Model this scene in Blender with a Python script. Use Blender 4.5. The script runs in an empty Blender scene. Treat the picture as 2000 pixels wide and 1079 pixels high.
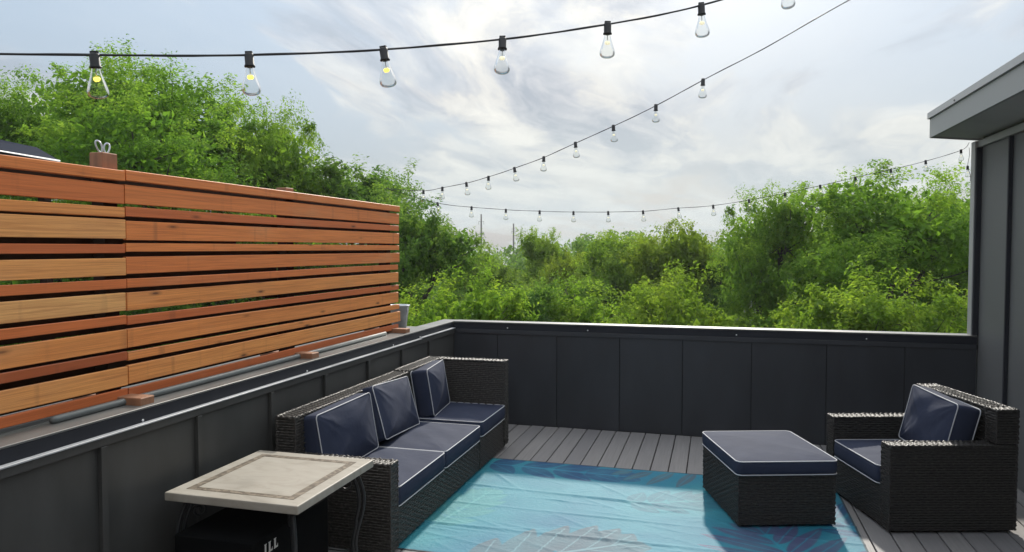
import bpy, bmesh, math, random
import numpy as np
from mathutils import Vector, Matrix

C = bpy.context.scene.collection
R = math.radians
random.seed(7)
rng = np.random.default_rng(11)

# ------------------------------------------------------------------ camera
H = 1.85
YAW, PITCH = R(15.55), R(-2.18)
FW = Vector((-math.sin(YAW)*math.cos(PITCH), math.cos(YAW)*math.cos(PITCH), math.sin(PITCH)))
RT = Vector((math.cos(YAW), math.sin(YAW), 0))
UP = RT.cross(FW)
cam = bpy.data.cameras.new('camera')
cam.sensor_width = 36
cam.lens = 36*1430/2000
cam.clip_start = .05
cam.clip_end = 6000
cam_o = bpy.data.objects.new('camera', cam)
C.objects.link(cam_o)
cam_o.matrix_world = Matrix(((RT.x, UP.x, -FW.x, 0), (RT.y, UP.y, -FW.y, 0), (RT.z, UP.z, -FW.z, H), (0, 0, 0, 1)))
scn = bpy.context.scene
scn.camera = cam_o

# ------------------------------------------------------------------ light and sky
SUN_EL, SUN_AZ = R(32.0), R(-2.0)        # azimuth clockwise from +y
scn.view_settings.view_transform = 'Standard'
scn.view_settings.look = 'None'
scn.view_settings.exposure = 0.46
scn.view_settings.gamma = 1
scn.view_settings.use_curve_mapping = False

sun = bpy.data.lights.new('sun', 'SUN')
sun.energy = 3.3
sun.angle = R(2.2)
sun.color = (1.0, .94, .84)
sun_o = bpy.data.objects.new('sun', sun)
C.objects.link(sun_o)
sd = Vector((math.sin(SUN_AZ)*math.cos(SUN_EL), math.cos(SUN_AZ)*math.cos(SUN_EL), math.sin(SUN_EL)))
sun_o.rotation_euler = (-sd).to_track_quat('-Z', 'Y').to_euler()
sun_o.location = (0, 20, 20)

world = bpy.data.worlds.new('World')
scn.world = world
world.use_nodes = True


class NT:
    """short hand for building node trees"""
    def __init__(s, tree):
        s.t = tree
        tree.nodes.clear()

    def n(s, typ, **kw):
        nd = s.t.nodes.new(typ)
        for k, v in kw.items():
            if k.startswith('i_'):
                nd.inputs[k[2:].replace('_', ' ')].default_value = v
            else:
                setattr(nd, k, v)
        return nd

    def l(s, a, b):
        s.t.links.new(a, b)

    def math(s, op, a, b=None, c=None, clamp=False):
        nd = s.t.nodes.new('ShaderNodeMath')
        nd.operation = op
        nd.use_clamp = clamp
        for i, v in enumerate((a, b, c)):
            if v is None:
                continue
            if isinstance(v, (int, float)):
                nd.inputs[i].default_value = v
            else:
                s.l(v, nd.inputs[i])
        return nd.outputs[0]

    def ramp(s, fac, stops, interp='LINEAR'):
        nd = s.t.nodes.new('ShaderNodeValToRGB')
        e = nd.color_ramp.elements
        nd.color_ramp.interpolation = interp
        while len(e) < len(stops):
            e.new(.5)
        for el, (p, c) in zip(e, stops):
            el.position = p
            el.color = (c, c, c, 1) if isinstance(c, (int, float)) else (*c, 1)
        s.l(fac, nd.inputs[0])
        return nd.outputs[0]

    def mix(s, fac, a, b, blend='MIX'):
        nd = s.t.nodes.new('ShaderNodeMix')
        nd.data_type = 'RGBA'
        nd.blend_type = blend
        for sock, v in ((nd.inputs[0], fac), (nd.inputs[6], a), (nd.inputs[7], b)):
            if isinstance(v, (int, float)):
                sock.default_value = v
            elif isinstance(v, tuple):
                sock.default_value = (*v, 1)
            else:
                s.l(v, sock)
        return nd.outputs[2]

    def noise(s, vec, scale, detail=4, rough=.55, dist=0):
        nd = s.n('ShaderNodeTexNoise')
        nd.inputs['Scale'].default_value = scale
        nd.inputs['Detail'].default_value = detail
        nd.inputs['Roughness'].default_value = rough
        nd.inputs['Distortion'].default_value = dist
        if vec is not None:
            s.l(vec, nd.inputs['Vector'])
        return nd.outputs[0]

    def mapping(s, vec, loc=(0, 0, 0), rot=(0, 0, 0), scale=(1, 1, 1)):
        nd = s.n('ShaderNodeMapping')
        nd.inputs[1].default_value = loc
        nd.inputs[2].default_value = rot
        nd.inputs[3].default_value = scale
        s.l(vec, nd.inputs[0])
        return nd.outputs[0]


# sky: Nishita behind a broken veil of high cloud, laid out on a plane overhead
w = NT(world.node_tree)
STR = .1
sky = w.n('ShaderNodeTexSky', sky_type='NISHITA', sun_disc=False)
sky.sun_elevation = SUN_EL
sky.sun_rotation = SUN_AZ
sky.air_density = 1.2
sky.dust_density = 1.5
tc = w.n('ShaderNodeTexCoord')
sep = w.n('ShaderNodeSeparateXYZ')
w.l(tc.outputs['Generated'], sep.inputs[0])
zz = w.math('ADD', w.math('MAXIMUM', sep.outputs[2], 0.0), .10)
px_ = w.math('DIVIDE', sep.outputs[0], zz)
py_ = w.math('DIVIDE', sep.outputs[1], zz)
comb = w.n('ShaderNodeCombineXYZ')
w.l(px_, comb.inputs[0])
w.l(py_, comb.inputs[1])
base = w.mapping(comb.outputs[0], loc=(3.1, 1.7, 0), rot=(0, 0, R(-38)), scale=(.9, .38, 1))
warp = w.n('ShaderNodeTexNoise')
warp.inputs['Scale'].default_value = 1.1
warp.inputs['Detail'].default_value = 3
w.l(base, warp.inputs['Vector'])
vadd = w.n('ShaderNodeVectorMath', operation='MULTIPLY_ADD')
w.l(warp.outputs['Color'], vadd.inputs[0])
vadd.inputs[1].default_value = (.9, .7, 0)
w.l(base, vadd.inputs[2])
n1 = w.noise(vadd.outputs[0], .9, 6, .52)
n2 = w.noise(vadd.outputs[0], 3.2, 7, .6)
cov = w.math('ADD', w.math('MULTIPLY', n1, .78), w.math('MULTIPLY', n2, .22))
mask = w.ramp(cov, [(.42, .05), (.48, .62), (.53, 1.0)], 'EASE')
shade = w.noise(w.mapping(vadd.outputs[0], loc=(7, 2, 0)), 2.1, 9, .62)
cloud = w.ramp(shade, [(.38, (2.9, 3.25, 3.75)), (.46, (4.1, 4.3, 4.6)), (.52, (5.3, 5.3, 5.15)), (.61, (6.5, 6.4, 6.0))])
# veil glows round the sun that stands behind it
dot = w.n('ShaderNodeVectorMath', operation='DOT_PRODUCT')
w.l(tc.outputs['Generated'], dot.inputs[0])
dot.inputs[1].default_value = tuple(sd)
glow = w.math('POWER', w.math('MAXIMUM', dot.outputs['Value'], 0.0), 9)
glowc = w.mix(glow, (0, 0, 0), (.4, .38, .33))
cloud = w.mix(1.0, cloud, glowc, 'ADD')
lowz = w.ramp(sep.outputs[2], [(0.0, 1.0), (.05, .9), (.2, 0.0)])
cloud = w.mix(w.math('MULTIPLY', lowz, .75), cloud, (6.0, 6.7, 6.75))
skyc = w.mix(.85, sky.outputs[0], (2.9, 3.55, 4.3))
col = w.mix(mask, skyc, cloud)
# a veiled sky is brighter overhead; steepened there to light fence and deck
grad = w.math('MULTIPLY_ADD', w.math('MAXIMUM', sep.outputs[2], 0.0), 1.95, .70)
gcol = w.n('ShaderNodeCombineColor')
for q in range(3):
    w.l(grad, gcol.inputs[q])
col = w.mix(1.0, col, gcol.outputs[0], 'MULTIPLY')
bg = w.n('ShaderNodeBackground')
bg.inputs['Strength'].default_value = STR
w.l(col, bg.inputs[0])
wo = w.n('ShaderNodeOutputWorld')
w.l(bg.outputs[0], wo.inputs[0])


# ------------------------------------------------------------------ helpers
def tag(o, label=None, cat=None, group=None, kind=None):
    if label: o['label'] = label
    if cat: o['category'] = cat
    if group: o['group'] = group
    if kind: o['kind'] = kind
    return o


def thing(name, label, cat, loc=(0, 0, 0), rz=0, group=None):
    o = bpy.data.objects.new(name, None)
    o.empty_display_size = .2
    C.objects.link(o)
    o.location = loc
    o.rotation_euler = (0, 0, rz)
    return tag(o, label, cat, group)


class MB:
    def __init__(s):
        s.v, s.f, s.sm = [], [], []

    def add(s, vs, fs, smooth=False):
        k = len(s.v)
        s.v.extend([tuple(p) for p in vs])
        s.f.extend([tuple(i+k for i in f) for f in fs])
        s.sm.extend([smooth]*len(fs))

    def box(s, x0, x1, y0, y1, z0, z1, M=None):
        vs = [Vector((x, y, z)) for z in (z0, z1) for y in (y0, y1) for x in (x0, x1)]
        if M is not None:
            vs = [M @ p for p in vs]
        s.add(vs, [(0, 2, 3, 1), (4, 5, 7, 6), (0, 1, 5, 4), (2, 6, 7, 3), (0, 4, 6, 2), (1, 3, 7, 5)])

    def bbox(s, x0, x1, y0, y1, z0, z1, b=.004, M=None, seg=1):
        """box with bevelled edges"""
        bm = bmesh.new()
        bmesh.ops.create_cube(bm, size=1)
        for p in bm.verts:
            p.co = Vector(((x0+x1)/2+p.co.x*(x1-x0), (y0+y1)/2+p.co.y*(y1-y0), (z0+z1)/2+p.co.z*(z1-z0)))
        bmesh.ops.bevel(bm, geom=list(bm.edges), offset=b, segments=seg, affect='EDGES', profile=.6)
        bm.verts.index_update()
        vs = [p.co.copy() for p in bm.verts]
        if M is not None:
            vs = [M @ p for p in vs]
        s.add(vs, [tuple(q.index for q in f.verts) for f in bm.faces], False)
        bm.free()

    def tube(s, pts, r, n=8, closed=False, cap=True):
        pts = [Vector(p) for p in pts]
        m = len(pts)
        rs = r if isinstance(r, (list, tuple)) else [r]*m
        rings = []
        prev = None
        for i, p in enumerate(pts):
            if closed:
                t = pts[(i+1) % m]-pts[i-1]
            else:
                t = pts[min(i+1, m-1)]-pts[max(i-1, 0)]
            t.normalize()
            if prev is None:
                a = Vector((0, 0, 1)) if abs(t.z) < .9 else Vector((1, 0, 0))
                u = t.cross(a).normalized()
            else:
                u = (prev-t*prev.dot(t)).normalized()
            prev = u
            q = t.cross(u)
            rings.append([p+(u*math.cos(2*math.pi*k/n)+q*math.sin(2*math.pi*k/n))*rs[i] for k in range(n)])
        vs = [p for ring in rings for p in ring]
        fs = []
        for i in range(m if closed else m-1):
            j = (i+1) % m
            for k in range(n):
                fs.append((i*n+k, i*n+(k+1) % n, j*n+(k+1) % n, j*n+k))
        if cap and not closed:
            fs.append(tuple(range(n))[::-1])
            fs.append(tuple((m-1)*n+k for k in range(n)))
        s.add(vs, fs, True)

    def lathe(s, prof, n=24, M=None, close=False):
        vs = []
        for (r, z) in prof:
            for k in range(n):
                p = Vector((r*math.cos(2*math.pi*k/n), r*math.sin(2*math.pi*k/n), z))
                vs.append(M @ p if M is not None else p)
        fs = []
        m = len(prof)
        for i in range(m if close else m-1):
            j = (i+1) % m
            for k in range(n):
                fs.append((i*n+k, i*n+(k+1) % n, j*n+(k+1) % n, j*n+k))
        s.add(vs, fs, True)

    def prism(s, poly, z0, z1, M=None):
        n = len(poly)
        vs = [Vector((x, y, z)) for z in (z0, z1) for (x, y) in poly]
        if M is not None:
            vs = [M @ p for p in vs]
        s.add(vs, [tuple(range(n))[::-1], tuple(range(n, 2*n))]+[(i, (i+1) % n, n+(i+1) % n, n+i) for i in range(n)])

    def mesh(s, name, mat):
        me = bpy.data.meshes.new(name)
        me.from_pydata(s.v, [], s.f)
        me.polygons.foreach_set('use_smooth', s.sm)
        if mat:
            me.materials.append(mat)
        me.update()
        return me

    def build(s, name, mat, parent=None, label=None):
        o = bpy.data.objects.new(name, s.mesh(name, mat))
        C.objects.link(o)
        if parent:
            o.parent = parent
        if label:
            o['label'] = label
        return o


def copy_tree(o, parent=None):
    c = o.copy()
    C.objects.link(c)
    if parent:
        c.parent = parent
    for ch in list(o.children):
        copy_tree(ch, c)
    return c


# ------------------------------------------------------------------ materials
def new_mat(name):
    m = bpy.data.materials.new(name)
    m.use_nodes = True
    t = NT(m.node_tree)
    p = t.n('ShaderNodeBsdfPrincipled')
    o = t.n('ShaderNodeOutputMaterial')
    t.l(p.outputs[0], o.inputs[0])
    return m, t, p, o


def coords(t, rnd=True):
    tc = t.n('ShaderNodeTexCoord')
    v = tc.outputs['Object']
    if rnd:
        oi = t.n('ShaderNodeObjectInfo')
        a = t.n('ShaderNodeVectorMath', operation='SCALE')
        a.inputs[0].default_value = (31, 17, 43)
        t.l(oi.outputs['Random'], a.inputs['Scale'])
        b = t.n('ShaderNodeVectorMath', operation='ADD')
        t.l(v, b.inputs[0])
        t.l(a.outputs[0], b.inputs[1])
        v = b.outputs[0]
    return v


def bump(t, p, h, strength=.3, dist=.01):
    b = t.n('ShaderNodeBump')
    b.inputs['Strength'].default_value = strength
    b.inputs['Distance'].default_value = dist
    t.l(h, b.inputs['Height'])
    t.l(b.outputs[0], p.inputs['Normal'])


def simple(name, col, rough=.6, var=.15, scale=6, metal=0, spec=.5, bs=0, bscale=80, stretch=(1, 1, 1), sheen=0):
    m, t, p, o = new_mat(name)
    v = t.mapping(coords(t), scale=stretch)
    n = t.noise(v, scale, 5, .6)
    lo = tuple(c*(1-var) for c in col)
    hi = tuple(min(1, c*(1+var)) for c in col)
    t.l(t.ramp(n, [(.3, lo), (.7, hi)]), p.inputs['Base Color'])
    p.inputs['Roughness'].default_value = rough
    t.l(t.math('MULTIPLY_ADD', n, .24, rough-.12), p.inputs['Roughness'])
    p.inputs['Metallic'].default_value = metal
    p.inputs['Specular IOR Level'].default_value = spec
    if sheen:
        p.inputs['Sheen Weight'].default_value = sheen
        p.inputs['Sheen Roughness'].default_value = .4
    if bs:
        bump(t, p, t.noise(v, bscale, 4, .6), bs, .004)
    return m


M_panel = simple('charcoal_panel', (.048, .049, .048), .5, .22, 4, bs=.35, bscale=5, stretch=(1, 1, .35))
M_trim = simple('charcoal_trim', (.017, .019, .026), .6, .15, 4, spec=.25, bs=.08, bscale=40)
M_capdark = simple('cap_membrane', (.085, .085, .082), .6, .18, 3, bs=.15, bscale=25)
M_panelshade = simple('shaded_charcoal_panel', (.026, .029, .036), .5, .2, 4, bs=.35, bscale=5, stretch=(1, 1, .35))  # charcoal panel darkened: the back wall's shade put into the colour
M_cap = simple('cap_metal', (.115, .117, .115), .40, .14, 3, bs=.1, bscale=15)
M_lip = simple('ledge_metal', (.46, .475, .50), .35, .12, 5, metal=.3)
M_house = simple('grey_siding', (.110, .114, .116), .55, .06, 2, bs=.08, bscale=60)
M_house_trim = simple('grey_trim', (.31, .32, .315), .5, .06, 2, bs=.06, bscale=50)
M_soffit = simple('soffit', (.50, .51, .50), .7, .08, 2)
M_drip = simple('drip_edge_metal', (.36, .37, .375), .35, .08, 4, metal=.2)
M_galv = simple('galvanised', (.58, .62, .65), .36, .2, 9, metal=.35, bs=.1, bscale=20)
M_pipe = simple('grey_conduit', (.13, .145, .145), .4, .15, 6)
M_screw = simple('screw_head', (.75, .75, .75), .3, .05, 5, metal=.6)
M_iron = simple('wrought_iron', (.014, .016, .018), .42, .3, 30, bs=.3, bscale=60)
M_blackbox = simple('black_carton', (.004, .0045, .005), .9, .2, 8, spec=.06)
M_ink = simple('white_print', (.62, .62, .60), .6, .06, 10)
M_gold = simple('gold_print', (.50, .40, .22), .5, .1, 10)
M_socket = simple('black_rubber', (.012, .012, .014), .55, .2, 40)
M_cord = simple('black_cord', (.010, .010, .012), .5, .2, 40)
M_pipingm = simple('white_piping', (.46, .47, .50), .6, .06, 20)
M_canopy = simple('canopy_cloth', (.022, .028, .045), .9, .15, 5, spec=.1)
M_rim = simple('pale_rim', (.62, .63, .65), .4, .06, 5)
M_core = simple('frame_black', (.008, .008, .008), .7, .2, 9)
M_steel = simple('weathered_pole', (.085, .08, .078), .6, .2, 2)
M_wallpale = simple('pale_siding', (.55, .55, .53), .6, .06, 3)
M_roofing = simple('shingle_roof', (.11, .11, .115), .8, .25, 8)
M_pane = simple('window_glass', (.03, .04, .05), .1, .2, 3)
M_bark = simple('bark', (.050, .043, .034), .9, .4, 12, bs=.6, bscale=25, stretch=(1, 1, .25))
M_dirt = simple('undergrowth', (.035, .055, .018), .95, .5, .35)


def wicker_mat():
    m, t, p, o = new_mat('resin_wicker')
    v = coords(t, False)
    n = t.noise(v, 60, 3, .6)
    at = t.n('ShaderNodeAttribute', attribute_type='OBJECT', attribute_name='tone')
    dark = t.ramp(n, [(.3, (.012, .011, .011)), (.55, (.026, .024, .023)), (.75, (.050, .046, .042))])
    worn = t.ramp(n, [(.3, (.020, .018, .017)), (.55, (.050, .046, .042)), (.75, (.115, .105, .094))])
    t.l(t.mix(at.outputs['Fac'], dark, worn), p.inputs['Base Color'])
    p.inputs['Roughness'].default_value = .50
    p.inputs['Specular IOR Level'].default_value = .42
    bump(t, p, t.noise(t.mapping(v, scale=(1, 1, 1)), 240, 2, .6), .25, .002)
    return m


def fabric_mat():
    m, t, p, o = new_mat('navy_canvas')
    v = coords(t)
    n = t.noise(v, 5, 4, .6)
    t.l(t.ramp(n, [(.3, (.023, .029, .054)), (.7, (.031, .038, .068))]), p.inputs['Base Color'])
    p.inputs['Roughness'].default_value = .82
    p.inputs['Specular IOR Level'].default_value = .22
    p.inputs['Specular Tint'].default_value = (.75, .86, 1, 1)
    p.inputs['Sheen Weight'].default_value = .0
    p.inputs['Sheen Roughness'].default_value = .45
    p.inputs['Sheen Tint'].default_value = (.75, .8, 1, 1)
    h1 = t.noise(v, 9, 3, .5, .6)
    h2 = t.noise(v, 420, 2, .6)
    h = t.math('ADD', h1, t.math('MULTIPLY', h2, .02))
    bump(t, p, h, .35, .012)
    return m


def wood_mat():
    m, t, p, o = new_mat('cedar_board')
    v = coords(t)
    at = t.n('ShaderNodeAttribute', attribute_type='OBJECT', attribute_name='tone')
    tone = at.outputs['Fac']
    g = t.noise(t.mapping(v, scale=(9, .55, 26)), 3.0, 6, .62, .8)
    fine = t.noise(t.mapping(v, scale=(40, 1.2, 110)), 3, 3, .6)
    blot = t.noise(t.mapping(v, scale=(1, 1.1, 3)), 1.5, 3, .5)
    base = t.ramp(tone, [(0, (.36, .085, .026)), (.25, (.64, .165, .046)), (.5, (.80, .255, .066)), (.75, (.84, .355, .100)), (1, (.86, .46, .165))])
    c = t.mix(t.ramp(g, [(.33, .42), (.57, 0)]), base, (.30, .065, .017))
    c = t.mix(t.ramp(fine, [(.40, .24), (.56, 0)]), c, (.36, .105, .034))
    c = t.mix(t.ramp(blot, [(.55, 0), (.78, .42)]), c, (.58, .30, .14))
    # knots: sparse dark spots, drawn out along the board
    vo = t.n('ShaderNodeTexVoronoi', feature='F1')
    vo.inputs['Scale'].default_value = 1
    vo.voronoi_dimensions = '2D'
    sx = t.n('ShaderNodeSeparateXYZ')
    t.l(v, sx.inputs[0])
    cx_ = t.n('ShaderNodeCombineXYZ')
    t.l(t.math('MULTIPLY', sx.outputs[1], 2.2), cx_.inputs[0])
    t.l(t.math('MULTIPLY', sx.outputs[2], 9.0), cx_.inputs[1])
    t.l(cx_.outputs[0], vo.inputs['Vector'])
    sepc = t.n('ShaderNodeSeparateColor')
    t.l(vo.outputs['Color'], sepc.inputs[0])
    kn = t.math('MULTIPLY', t.ramp(vo.outputs['Distance'], [(.03, 1), (.06, .5), (.13, 0)]), t.ramp(sepc.outputs[0], [(.60, 0), (.90, 1)]))
    c = t.mix(t.math('MULTIPLY', kn, .85), c, (.055, .018, .010))
    # water marks running down the face
    st = t.noise(t.mapping(v, scale=(.1, 5.5, .35)), 2.0, 2, .5)
    c = t.mix(t.ramp(st, [(.64, 0), (.84, .45)]), c, (.14, .055, .030))
    t.l(c, p.inputs['Base Color'])
    p.inputs['Roughness'].default_value = .52
    p.inputs['Specular IOR Level'].default_value = .4
    bump(t, p, t.math('ADD', fine, g), .25, .003)
    return m


def deck_mat():
    m, t, p, o = new_mat('composite_decking')
    v = coords(t)
    g = t.noise(t.mapping(v, scale=(40, 1.2, 40)), 2, 5, .6)
    b = t.noise(v, 2.2, 4, .6)
    oi = t.n('ShaderNodeObjectInfo')
    c = t.ramp(g, [(.3, (.172, .164, .164)), (.7, (.235, .224, .222))])
    c = t.mix(t.math('MULTIPLY', oi.outputs['Random'], .7), c, (.150, .146, .153))
    c = t.mix(t.ramp(b, [(.55, 0), (.75, .3)]), c, (.20, .195, .19))
    t.l(c, p.inputs['Base Color'])
    p.inputs['Roughness'].default_value = .58
    bump(t, p, g, .25, .003)
    return m


def stone_mat():
    m, t, p, o = new_mat('travertine_top')
    v = coords(t, False)
    n = t.noise(t.mapping(v, rot=(0, 0, .6), scale=(1, 2.4, 1)), 5, 7, .62, 1.2)
    n2 = t.noise(v, 45, 4, .6)
    c = t.ramp(n, [(.28, (.255, .235, .195)), (.48, (.32, .298, .254)), (.72, (.36, .34, .298))])
    c = t.mix(t.ramp(n2, [(.60, 0), (.75, .35)]), c, (.36, .32, .26))
    t.l(c, p.inputs['Base Color'])
    p.inputs['Roughness'].default_value = .5
    bump(t, p, n2, .15, .002)
    return m


def inlay_mat():
    m, t, p, o = new_mat('mosaic_inlay')
    v = coords(t, False)
    vo = t.n('ShaderNodeTexVoronoi')
    vo.inputs['Scale'].default_value = 55
    t.l(v, vo.inputs['Vector'])
    sc = t.n('ShaderNodeSeparateColor')
    t.l(vo.outputs['Color'], sc.inputs[0])
    t.l(t.ramp(sc.outputs[0], [(0, (.08, .066, .048)), (.5, (.13, .108, .080)), (1, (.22, .185, .14))]), p.inputs['Base Color'])
    p.inputs['Roughness'].default_value = .5
    return m


def rug_mat():
    m, t, p, o = new_mat('woven_plastic_rug')
    a = t.n('ShaderNodeAttribute', attribute_name='print')
    v = coords(t, False)
    n = t.noise(v, 3, 4, .6)
    c = t.mix(t.ramp(n, [(.4, 0), (.7, .25)]), a.outputs['Color'], (.06, .30, .36))
    t.l(c, p.inputs['Base Color'])
    p.inputs['Roughness'].default_value = .66
    p.inputs['Specular IOR Level'].default_value = .38
    wv = t.noise(t.mapping(v, scale=(1, 2.2, 1)), 26, 4, .6, 1.0)
    wf = t.noise(v, 300, 2, .5)
    bump(t, p, t.math('ADD', wv, t.math('MULTIPLY', wf, .25)), .6, .008)
    return m


def leaf_mat(name, dark, mid, light, trans=.48):
    m, t, p, o = new_mat(name)
    at = t.n('ShaderNodeAttribute', attribute_name='rnd')
    oi = t.n('ShaderNodeObjectInfo')
    tc = t.n('ShaderNodeTexCoord')
    n = t.noise(tc.outputs['Object'], .55, 3, .6)
    f = t.math('ADD', t.math('MULTIPLY', at.outputs['Fac'], .55), t.math('MULTIPLY', n, .55))
    c = t.ramp(f, [(.22, dark), (.52, mid), (.85, light)])
    ta = t.n('ShaderNodeAttribute', attribute_type='OBJECT', attribute_name='yellow')
    c = t.mix(ta.outputs['Fac'], c, (.125, .145, .018))
    t.l(c, p.inputs['Base Color'])
    p.inputs['Roughness'].default_value = .75
    p.inputs['Specular IOR Level'].default_value = .12
    tr = t.n('ShaderNodeBsdfTranslucent')
    t.l(t.mix(1.0, c, (2.1, 2.0, 1.25), 'MULTIPLY'), tr.inputs[0])
    mx = t.n('ShaderNodeMixShader')
    mx.inputs[0].default_value = trans
    t.l(p.outputs[0], mx.inputs[1])
    t.l(tr.outputs[0], mx.inputs[2])
    t.l(mx.outputs[0], o.inputs[0])
    return m


def glass_mat():
    """thin clear glass: see-through face on, mirror-like towards the rim"""
    m, t, p, o = new_mat('bulb_glass')
    lw_ = t.n('ShaderNodeLayerWeight')
    lw_.inputs['Blend'].default_value = .22
    tr = t.n('ShaderNodeBsdfTransparent')
    tr.inputs[0].default_value = (.93, .94, .93, 1)
    gl_ = t.n('ShaderNodeBsdfGlossy')
    gl_.inputs['Roughness'].default_value = .03
    mx = t.n('ShaderNodeMixShader')
    t.l(t.math('MINIMUM', t.math('MULTIPLY', lw_.outputs['Fresnel'], 1.1), .75), mx.inputs[0])
    t.l(tr.outputs[0], mx.inputs[1])
    t.l(gl_.outputs[0], mx.inputs[2])
    t.l(mx.outputs[0], o.inputs[0])
    return m


def emit_mat(name, col, s):
    m, t, p, o = new_mat(name)
    p.inputs['Base Color'].default_value = (*col, 1)
    p.inputs['Emission Color'].default_value = (*col, 1)
    p.inputs['Emission Strength'].default_value = s
    return m


M_wicker, M_fabric, M_wood, M_deck = wicker_mat(), fabric_mat(), wood_mat(), deck_mat()
M_stone, M_inlay, M_rug, M_glass = stone_mat(), inlay_mat(), rug_mat(), glass_mat()
M_fil = emit_mat('lit_filament', (1.0, .70, .10), 1.6)
M_leafA = leaf_mat('leaf_mid_green', (0.051, 0.123, 0.019), (0.113, 0.225, 0.030), (0.213, 0.324, 0.044))
M_leafB = leaf_mat('leaf_bright_green', (0.063, 0.135, 0.018), (0.129, 0.230, 0.028), (0.218, 0.309, 0.042))
M_leafC = leaf_mat('leaf_deep_green', (0.039, 0.095, 0.023), (0.077, 0.162, 0.030), (0.142, 0.231, 0.042), .46)
M_postbrown = simple('brown_post_wood', (.27, .130, .070), .7, .25, 14, bs=.25, bscale=40, stretch=(2, 2, .3))
M_gapshade = simple('gap_shade_board', (.030, .020, .015), .85, .3, 10, spec=.1)  # near-black colour stands for the shade in the fence gaps

# ------------------------------------------------------------------ the ground and the deck
g = MB()
g.box(-420, 420, -60, 420, -9.0, -8.0)
tag(g.build('ground', M_dirt), kind='structure')

XL, XR, YB = -2.70, 2.25, 7.37
d = MB()
d.box(XL-.02, XR+.02, -1.0, YB+.02, -.30, -.026)
deck = tag(d.build('deck_floor', M_core), kind='structure')
PITCHB = .1475
bm_ = MB()
bm_.bbox(-.0695, .0695, -.9, YB-.012, -.025, 0, .003)
board_me = bm_.mesh('board', M_deck)
i = 0
x = XL+.05
while x < XR-.03:
    o = bpy.data.objects.new('board', board_me)
    C.objects.link(o)
    o.parent = deck
    o.location = (x, random.uniform(-.003, .003), random.uniform(-.0012, .0012))
    x += PITCHB

# ------------------------------------------------------------------ parapet walls
lw = thing('parapet_wall', 'low charcoal board and batten parapet wall on the left, carrying the wooden fence', 'wall', (XL, 3, 0))
lw_off = Vector((-XL, -3, 0))


def lb(name, mat, boxes, par, off, b=.003, label=None):
    m = MB()
    M = Matrix.Translation(off)
    for q in boxes:
        m.bbox(*q, b, M=M)
    return m.build(name, mat, par, label)


lb('core', M_core, [(XL-.16, XL-.013, -1, YB+.15, -.3, 1.035)], lw, lw_off)
seams = [2.687-.655*k for k in (5, 4, 3, 2, 1)]+[2.687, 3.33, 4.007, 4.667, 5.345, 6.0, 6.643, YB]
for a, b in zip([-1.0]+seams[:-1], seams):
    lb('panel', M_panel, [(XL-.012, XL, a+.002, b-.002, 0.0, .985)], lw, lw_off, .002)
for s_ in seams[:-1]:
    lb('batten', M_panel, [(XL+.0005, XL+.024, s_-.018, s_+.018, 0, .945)], lw, lw_off, .002)
lb('trim_board', M_panel, [(XL+.0005, XL+.022, -1, YB-.03, .947, .987)], lw, lw_off, .002)
lb('ledge', M_lip, [(XL-.002, XL+.032, -1, 6.42, .988, .996)], lw, lw_off, .001)
lb('ledge', M_lip, [(XL-.002, XL+.032, 6.43, YB-.03, .996, 1.004)], lw, lw_off, .001)
lb('fascia', M_trim, [(XL-.014, XL-.003, -1, YB+.0, .986, 1.056)], lw, lw_off, .002)
lb('cap', M_cap, [(XL-.175, XL-.001, -1, YB+.17, 1.057, 1.068)], lw, lw_off, .002)
lb('cap', M_capdark, [(XL-.95, XL-.176, -1, 6.80, 1.050, 1.064)], lw, lw_off, .002)
lb('outer_wall', M_panel, [(XL-.93, XL-.162, -1, 6.78, -.3, 1.049)], lw, lw_off)
for y_ in (2.95, 4.45, 5.85, 6.45):
    m = MB()
    m.lathe([(0, .004), (.006, .003), (.007, 0)], 8, Matrix.Translation(lw_off+Vector((XL-.003, y_, 1.005))) @ Matrix.Rotation(R(90), 4, 'Y'))
    m.build('screw', M_screw, lw)

bw = thing('parapet_wall', 'low charcoal parapet wall across the back of the deck, coloured darker for shade, below the trees', 'wall', (0, YB, 0))
bo = Vector((0, -YB, 0))
lb('core', M_core, [(XL-.0, XR-.0, YB+.013, YB+.15, -.3, 1.035)], bw, bo)
bs_ = [-2.21, -1.571, -.925, -.306, .342, 1.01, 1.673, XR]
for a, b in zip([XL]+bs_[:-1], bs_):
    lb('panel', M_panelshade, [(a+.0035, b-.0035, YB, YB+.012, 0, .985)], bw, bo, .0015)
lb('trim_board', M_panelshade, [(XL+.034, XR, YB-.010, YB-.0005, .947, .990)], bw, bo, .002)
lb('fascia', M_trim, [(XL-.0, XR, YB+.001, YB+.012, .991, 1.056)], bw, bo, .002)
lb('cap', M_cap, [(XL+.0, XR-.002, YB-.006, YB+.165, 1.057, 1.070)], bw, bo, .002)
for x_ in (-2.10, -1.25, .2, 1.35):
    m = MB()
    m.lathe([(0, .004), (.006, .003), (.007, 0)], 8, Matrix.Translation(bo+Vector((x_, YB+.001, 1.012))) @ Matrix.Rotation(R(90), 4, 'X'))
    m.build('screw', M_screw, bw)

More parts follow.
